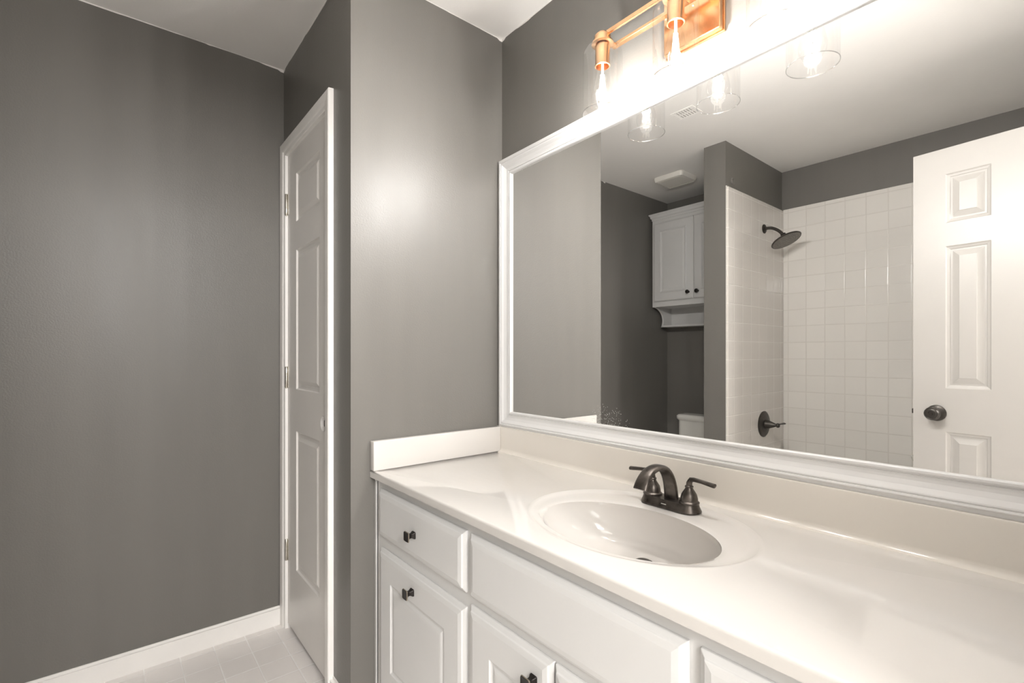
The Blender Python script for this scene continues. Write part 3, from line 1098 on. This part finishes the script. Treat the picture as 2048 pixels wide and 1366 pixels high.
bm = lathe(bmesh.new(), [(0.029, 0), (0.029, 0.003), (0.024, 0.008), (0.012, 0.011), (0.010, 0.012)], Matrix.Translation((shx, SHY, 1.961)) @ RXp)
obj('flange', so_(bm), BRONZE2, sm, smooth=40)
nrm = Vector((0.43, 0.06, -0.90)).normalized()
hc = Vector((0.2605, SHY, 1.866))
bk = hc - nrm * 0.030
path = bez((shx + 0.008, SHY, 1.961), (shx + 0.05, SHY, 1.966), bk - nrm * 0.045 + Vector((-0.012, 0, 0.006)), bk - nrm * 0.008, 16)
bm = tube(bmesh.new(), path, 0.0095, n=16)
obj('arm', so_(bm), BRONZE2, sm, smooth=50)
q = nrm.to_track_quat('Z', 'Y').to_matrix().to_4x4()
bm = lathe(bmesh.new(), [(0.0125, -0.048), (0.015, -0.046), (0.015, -0.036), (0.012, -0.034), (0.016, -0.028), (0.022, -0.022), (0.040, -0.016), (0.066, -0.010), (0.084, -0.004), (0.088, 0.001), (0.086, 0.004), (0.082, 0.0045)], Matrix.Translation(hc) @ q, n=48)
hd = obj('head', so_(bm), BRONZE2, sm, smooth=40)
bm = lathe(bmesh.new(), [(0.080, 0.0046), (0.079, 0.0056), (0.0, 0.0056)], Matrix.Translation(hc) @ q, n=48)
for rr_, nn in ((0.012, 5), (0.026, 11), (0.040, 17), (0.054, 23), (0.068, 29)):
    for k in range(nn):
        an = 2 * PI * k / nn
        lathe(bm, [(0.0024, 0.005), (0.0016, 0.0085), (0.0, 0.0088)], Matrix.Translation(hc) @ q @ Matrix.Translation((rr_ * math.cos(an), rr_ * math.sin(an), 0)), n=6, cap0=False)
obj('spray_face', so_(bm), mat('grey_spray_face', srgb(120, 116, 110), 0.45, metal=0.4, var=0.15, vscale=60), hd, smooth=40)
# valve
vc = Vector((shx, -2.036, 0.717))
vv = empty('shower_valve', vc, 'dark bronze round shower valve with cone handle, low on the tiled wall in the mirror', 'shower valve')
bm = lathe(bmesh.new(), [(0.082, 0), (0.083, 0.003), (0.078, 0.007), (0.068, 0.010), (0.058, 0.010), (0.050, 0.013), (0.036, 0.015)], RXp.copy(), n=48)
obj('escutcheon', bm, BRONZE2, vv, smooth=40)
bm = lathe(bmesh.new(), [(0.029, 0.013), (0.0285, 0.02), (0.022, 0.042), (0.013, 0.066), (0.0095, 0.072), (0.0095, 0.078)], RXp.copy(), n=32)
hn = obj('handle', bm, BRONZE2, vv, smooth=40)
bm = lathe(bmesh.new(), [(0.008, 0.076), (0.0135, 0.080), (0.0145, 0.087), (0.0115, 0.094), (0.006, 0.097)], RXp.copy(), n=24)
tube(bm, [(0.088, 0, 0.006), (0.100, -0.004, 0.010), (0.118, -0.012, 0.014), (0.126, -0.016, 0.014)], [0.004, 0.0045, 0.006, 0.003], n=12)
obj('lever', bm, BRONZE2, hn, smooth=50)
# soap dish on the back wall
sd = bmesh.new()
loft(sd, [rr(0.82, 0.96, FY + 0.012, FY + 0.022, 0.004, z) for z in (0.572, 0.83)])
loft(sd, [rr(0.83, 0.95, FY + 0.012, FY + 0.03, 0.008, 0.545), rr(0.822, 0.958, FY + 0.012, FY + 0.075, 0.02, 0.575), rr(0.818, 0.962, FY + 0.012, FY + 0.085, 0.025, 0.592), rr(0.824, 0.956, FY + 0.02, FY + 0.079, 0.022, 0.592), rr(0.832, 0.948, FY + 0.024, FY + 0.068, 0.018, 0.582)])
obj('soap_dish', sd, PORC, smooth=40, label='white ceramic soap dish on the tiled back wall, beside the entry door in the mirror', cat='soap dish')
# painted-over rod socket
bm = lathe(bmesh.new(), [(0.019, 0), (0.019, 0.004), (0.016, 0.007), (0.008, 0.007), (0.007, 0.004), (0.0, 0.004)], Matrix.Translation((SX1 + 0.0002, -1.645, 2.178)) @ RXp)
obj('curtain_rod_socket', bm, WALL, smooth=40, label='small painted-over curtain rod socket above the tile corner, seen in the mirror', cat='bracket')

# ------------------------------------------------------------------ toilet
TX = -0.345
to = empty('toilet', (TX, -2.1, 0), 'white toilet with a lidded tank in the alcove, seen at the bottom of the mirror', 'toilet')


def ring(cx_, cy_, a, b, z, n=40, egg=0.0):
    out = []
    for k in range(n):
        an = 2 * PI * k / n
        yy = b * math.sin(an)
        out.append((cx_ + a * math.cos(an) * (1 - egg * yy / b), cy_ + yy, z))
    return out


bm = bmesh.new()
yb = FY + 0.015 - to.location.y
yf = -2.148 - to.location.y
loft(bm, [rr(-0.180, 0.180, yb, yf - 0.02, 0.03, 0.355), rr(-0.200, 0.200, yb, yf - 0.006, 0.035, 0.42), rr(-0.209, 0.209, yb, yf, 0.035, 0.55), rr(-0.209, 0.209, yb, yf, 0.035, 0.664)])
tank = obj('tank', bm, PORC, to, smooth=45)
bm = bmesh.new()
loft(bm, [rr(-0.213, 0.213, yb - 0.004, yf + 0.003, 0.035, 0.663), rr(-0.224, 0.224, yb - 0.008, yf + 0.012, 0.04, 0.676), rr(-0.224, 0.224, yb - 0.008, yf + 0.012, 0.04, 0.694), rr(-0.214, 0.214, yb + 0.002, yf + 0.002, 0.038, 0.706), rr(-0.195, 0.195, yb + 0.02, yf - 0.018, 0.03, 0.709)])
obj('tank_lid', bm, PORC, to, smooth=45)
bm = bmesh.new()
tube(bm, [(0.15, yf, 0.62), (0.15, yf + 0.015, 0.62)], 0.011, n=16)
tube(bm, [(0.152, yf + 0.014, 0.62), (0.11, yf + 0.018, 0.616), (0.08, yf + 0.018, 0.612)], [0.006, 0.005, 0.006], n=12)
obj('flush_lever', bm, CHROME, to, smooth=40)
bm = bmesh.new()
cyb = yf + 0.22
loft(bm, [ring(0, cyb - 0.06, 0.105, 0.21, 0.0), ring(0, cyb - 0.06, 0.10, 0.205, 0.03), ring(0, cyb - 0.04, 0.10, 0.20, 0.15), ring(0, cyb - 0.01, 0.135, 0.225, 0.28, egg=.05), ring(0, cyb, 0.175, 0.25, 0.365, egg=.1), ring(0, cyb, 0.180, 0.255, 0.39, egg=.1), ring(0, cyb, 0.172, 0.247, 0.395, egg=.1)])
obj('bowl', bm, PORC, to, smooth=50)
bm = bmesh.new()
loft(bm, [ring(0, cyb + 0.005, 0.184, 0.25, 0.396, egg=.1), ring(0, cyb + 0.005, 0.187, 0.255, 0.405, egg=.1), ring(0, cyb + 0.005, 0.187, 0.255, 0.425, egg=.1), ring(0, cyb + 0.005, 0.175, 0.243, 0.436, egg=.1)])
obj('seat_lid', bm, PLAST, to, smooth=50)

# ------------------------------------------------------------------ cabinet over the toilet
cy_f = -2.10
wc = empty('wall_cabinet', (-0.383, FY, 1.37), 'white two-door wall cabinet with open shelf over the toilet, seen in the mirror', 'cabinet')
Wl = -Vector(wc.location)


def wsh(bm):
    for v in bm.verts: v.co += Wl
    return bm


cx0, cx1 = -0.738, -0.028
bm = bmesh.new()
yb2 = FY + 0.002
z0, z1 = 1.528, 2.235
# carcass: sides, top, bottom, back and face frame
bm = bmesh.new()
box(bm, cx0 + .001, cx0 + 0.018, yb2, cy_f - 0.019, z0, z1)
box(bm, cx1 - 0.018, cx1 - .001, yb2, cy_f - 0.019, z0, z1)
box(bm, cx0 + 0.018, cx1 - 0.018, yb2, cy_f - 0.019, z0, z0 + 0.016)
box(bm, cx0 + 0.018, cx1 - 0.018, yb2, cy_f - 0.019, z1 - 0.016, z1)
box(bm, cx0 + 0.018, cx1 - 0.018, yb2, yb2 + 0.006, z0 + 0.016, z1 - 0.016)
box(bm, cx0, cx0 + 0.045, cy_f - 0.019, cy_f, z0, z1)
box(bm, cx1 - 0.045, cx1, cy_f - 0.019, cy_f, z0, z1)
box(bm, cx0 + 0.045, cx1 - 0.045, cy_f - 0.019, cy_f, z0, z0 + 0.055)
box(bm, cx0 + 0.045, cx1 - 0.045, cy_f - 0.019, cy_f, z1 - 0.06, z1)
obj('body', wsh(bm), CAB, wc)
# crown
bm = bmesh.new()
crp = [(0.0, -0.052), (0.004, -0.050), (0.005, -0.036), (0.012, -0.030), (0.014, -0.016), (0.022, -0.006), (0.023, 0.0), (-0.02, 0.0), (-0.02, -0.052)]
zt = z1 + 0.015
rg = []
for u, dz in crp:
    rg.append([(cx0 - u, yb2 + 0.0, zt + dz), (cx0 - u, cy_f + u, zt + dz), (cx1 + min(u, .011), cy_f + u, zt + dz), (cx1 + min(u, .011), yb2, zt + dz)])
vs = [[bm.verts.new(p) for p in r] for r in rg]
for i in range(len(vs)):
    a, b = vs[i], vs[(i + 1) % len(vs)]
    for s in range(3):
        bm.faces.new((a[s], a[s + 1], b[s + 1], b[s]))
bm.faces.new([v[0] for v in vs]); bm.faces.new([v[3] for v in vs])
obj('crown', wsh(bm), CAB, wc)
mid = (cx0 + cx1) / 2
for (a, b, kx) in ((cx0 + 0.022, mid - 0.0015, mid - 0.036), (mid + 0.0015, cx1 - 0.022, mid + 0.036)):
    bm = bmesh.new()
    w_, h_ = b - a, 0.60
    panel_slab(bm, w_, h_, 0.018, [(0.055, 0.06, w_ - 0.055, h_ - 0.06)], [(0.003, -0.003), (0.007, -0.003), (0.010, 0.001), (0.014, 0.005), (0.020, 0.005), (0.032, 0.0025)], edge=0.012, edge_d=0.004)
    for v in bm.verts:
        v.co = Vector((a + v.co.x, cy_f + 0.0005 - v.co.y, z0 + 0.042 + v.co.z)) + Wl
    bmesh.ops.recalc_face_normals(bm, faces=bm.faces)
    dd = obj('door', bm, CAB, wc)
    bm = lathe(bmesh.new(), [(0.008, 0), (0.006, 0.004), (0.0055, 0.012), (0.011, 0.017), (0.0145, 0.021), (0.0138, 0.026), (0.008, 0.029), (0.0, 0.0295)],
               Matrix.Translation(Vector((kx, cy_f + 0.0185, 1.618)) + Wl) @ RYp, n=24)
    obj('knob', bm, KNOBM, dd, smooth=40, label='small round dark knob')
# scrolled side brackets and shelf
bm = bmesh.new()
prof = [(yb2, z0), (cy_f - 0.012, z0)] + [(p.x, p.y) for p in bez((cy_f - 0.022, z0 - 0.002, 0), (cy_f - 0.10, z0 - 0.012, 0), (cy_f - 0.155, z0 - 0.075, 0), (cy_f - 0.118, 1.383, 0), 12)] + [(cy_f - 0.112, 1.376), (yb2, 1.376)]
for a in (cx0 + 0.001, cx1 - 0.017):
    r1 = [(a, p[0], p[1]) for p in prof]
    r2 = [(a + 0.016, p[0], p[1]) for p in prof]
    obj('side_bracket', wsh(loft(bmesh.new(), [r1, r2])), CAB, wc)
bm = B(cx0 + 0.017, cx1 - 0.017, yb2 + 0.006, cy_f - 0.112, 1.376, 1.390, 0.001, 1)
obj('shelf', wsh(bm), CAB, wc)
bm = B(cx0 + 0.017, cx1 - 0.017, yb2, yb2 + 0.0055, 1.376, z0)
obj('shelf_back', wsh(bm), CAB, wc)

# ------------------------------------------------------------------ ceiling fan and air register
fx, fy = -0.395, -1.868
ef = empty('exhaust_fan', (fx, fy, H), 'white square exhaust fan grille on the ceiling near the wall cabinet, seen in the mirror', 'ceiling fan')
bm = bmesh.new()
hx_, hy_ = 0.113, 0.103
loft(bm, [rr(-hx_, hx_, -hy_, hy_, 0.022, 0.0), rr(-hx_, hx_, -hy_, hy_, 0.022, -0.014), rr(-hx_ + .006, hx_ - .006, -hy_ + .006, hy_ - .006, 0.020, -0.030),
          rr(-hx_ + .017, hx_ - .017, -hy_ + .017, hy_ - .017, 0.010, -0.032), rr(-hx_ + .018, hx_ - .018, -hy_ + .018, hy_ - .018, 0.010, -0.020)])
obj('grille_frame', bm, PLAST, ef, smooth=40)
bm = B(-hx_ + .0185, hx_ - .0185, -hy_ + .0185, hy_ - .0185, -0.0215, -0.0205)
obj('slot', bm, DARK, ef, label='dark slot around the cover')
bm = B(-hx_ + .0225, hx_ - .0225, -hy_ + .0225, hy_ - .0225, -0.0315, -0.0216, 0.002)
obj('cover', bm, PLAST, ef)
ar = empty('air_register', (0.148, -1.095, H), 'small white louvred air register flat on the ceiling, seen in the mirror between two bulbs', 'vent')
bm = bmesh.new()
box(bm, -0.062, 0.062, -0.050, -0.036, -0.003, -0.0002, 0.001, 1)
box(bm, -0.062, 0.062, 0.036, 0.050, -0.003, -0.0002, 0.001, 1)
box(bm, -0.062, -0.048, -0.036, 0.036, -0.003, -0.0002, 0.001, 1)
box(bm, 0.048, 0.062, -0.036, 0.036, -0.003, -0.0002, 0.001, 1)
obj('register_frame', bm, CEIL, ar)
bm = B(-0.048, 0.048, -0.036, 0.036, -0.0008, -0.0002)
obj('duct_opening', bm, mat('grey_duct', srgb(120, 116, 110), 0.7, var=0.1), ar)
bm = bmesh.new()
for k in range(7):
    xx = -0.042 + k * 0.014
    box(bm, xx - 0.0045, xx + 0.0045, -0.036, 0.036, -0.0026, -0.0012)
box(bm, -0.048, 0.048, -0.004, 0.004, -0.0028, -0.0012)
obj('louvres', bm, CEIL, ar)
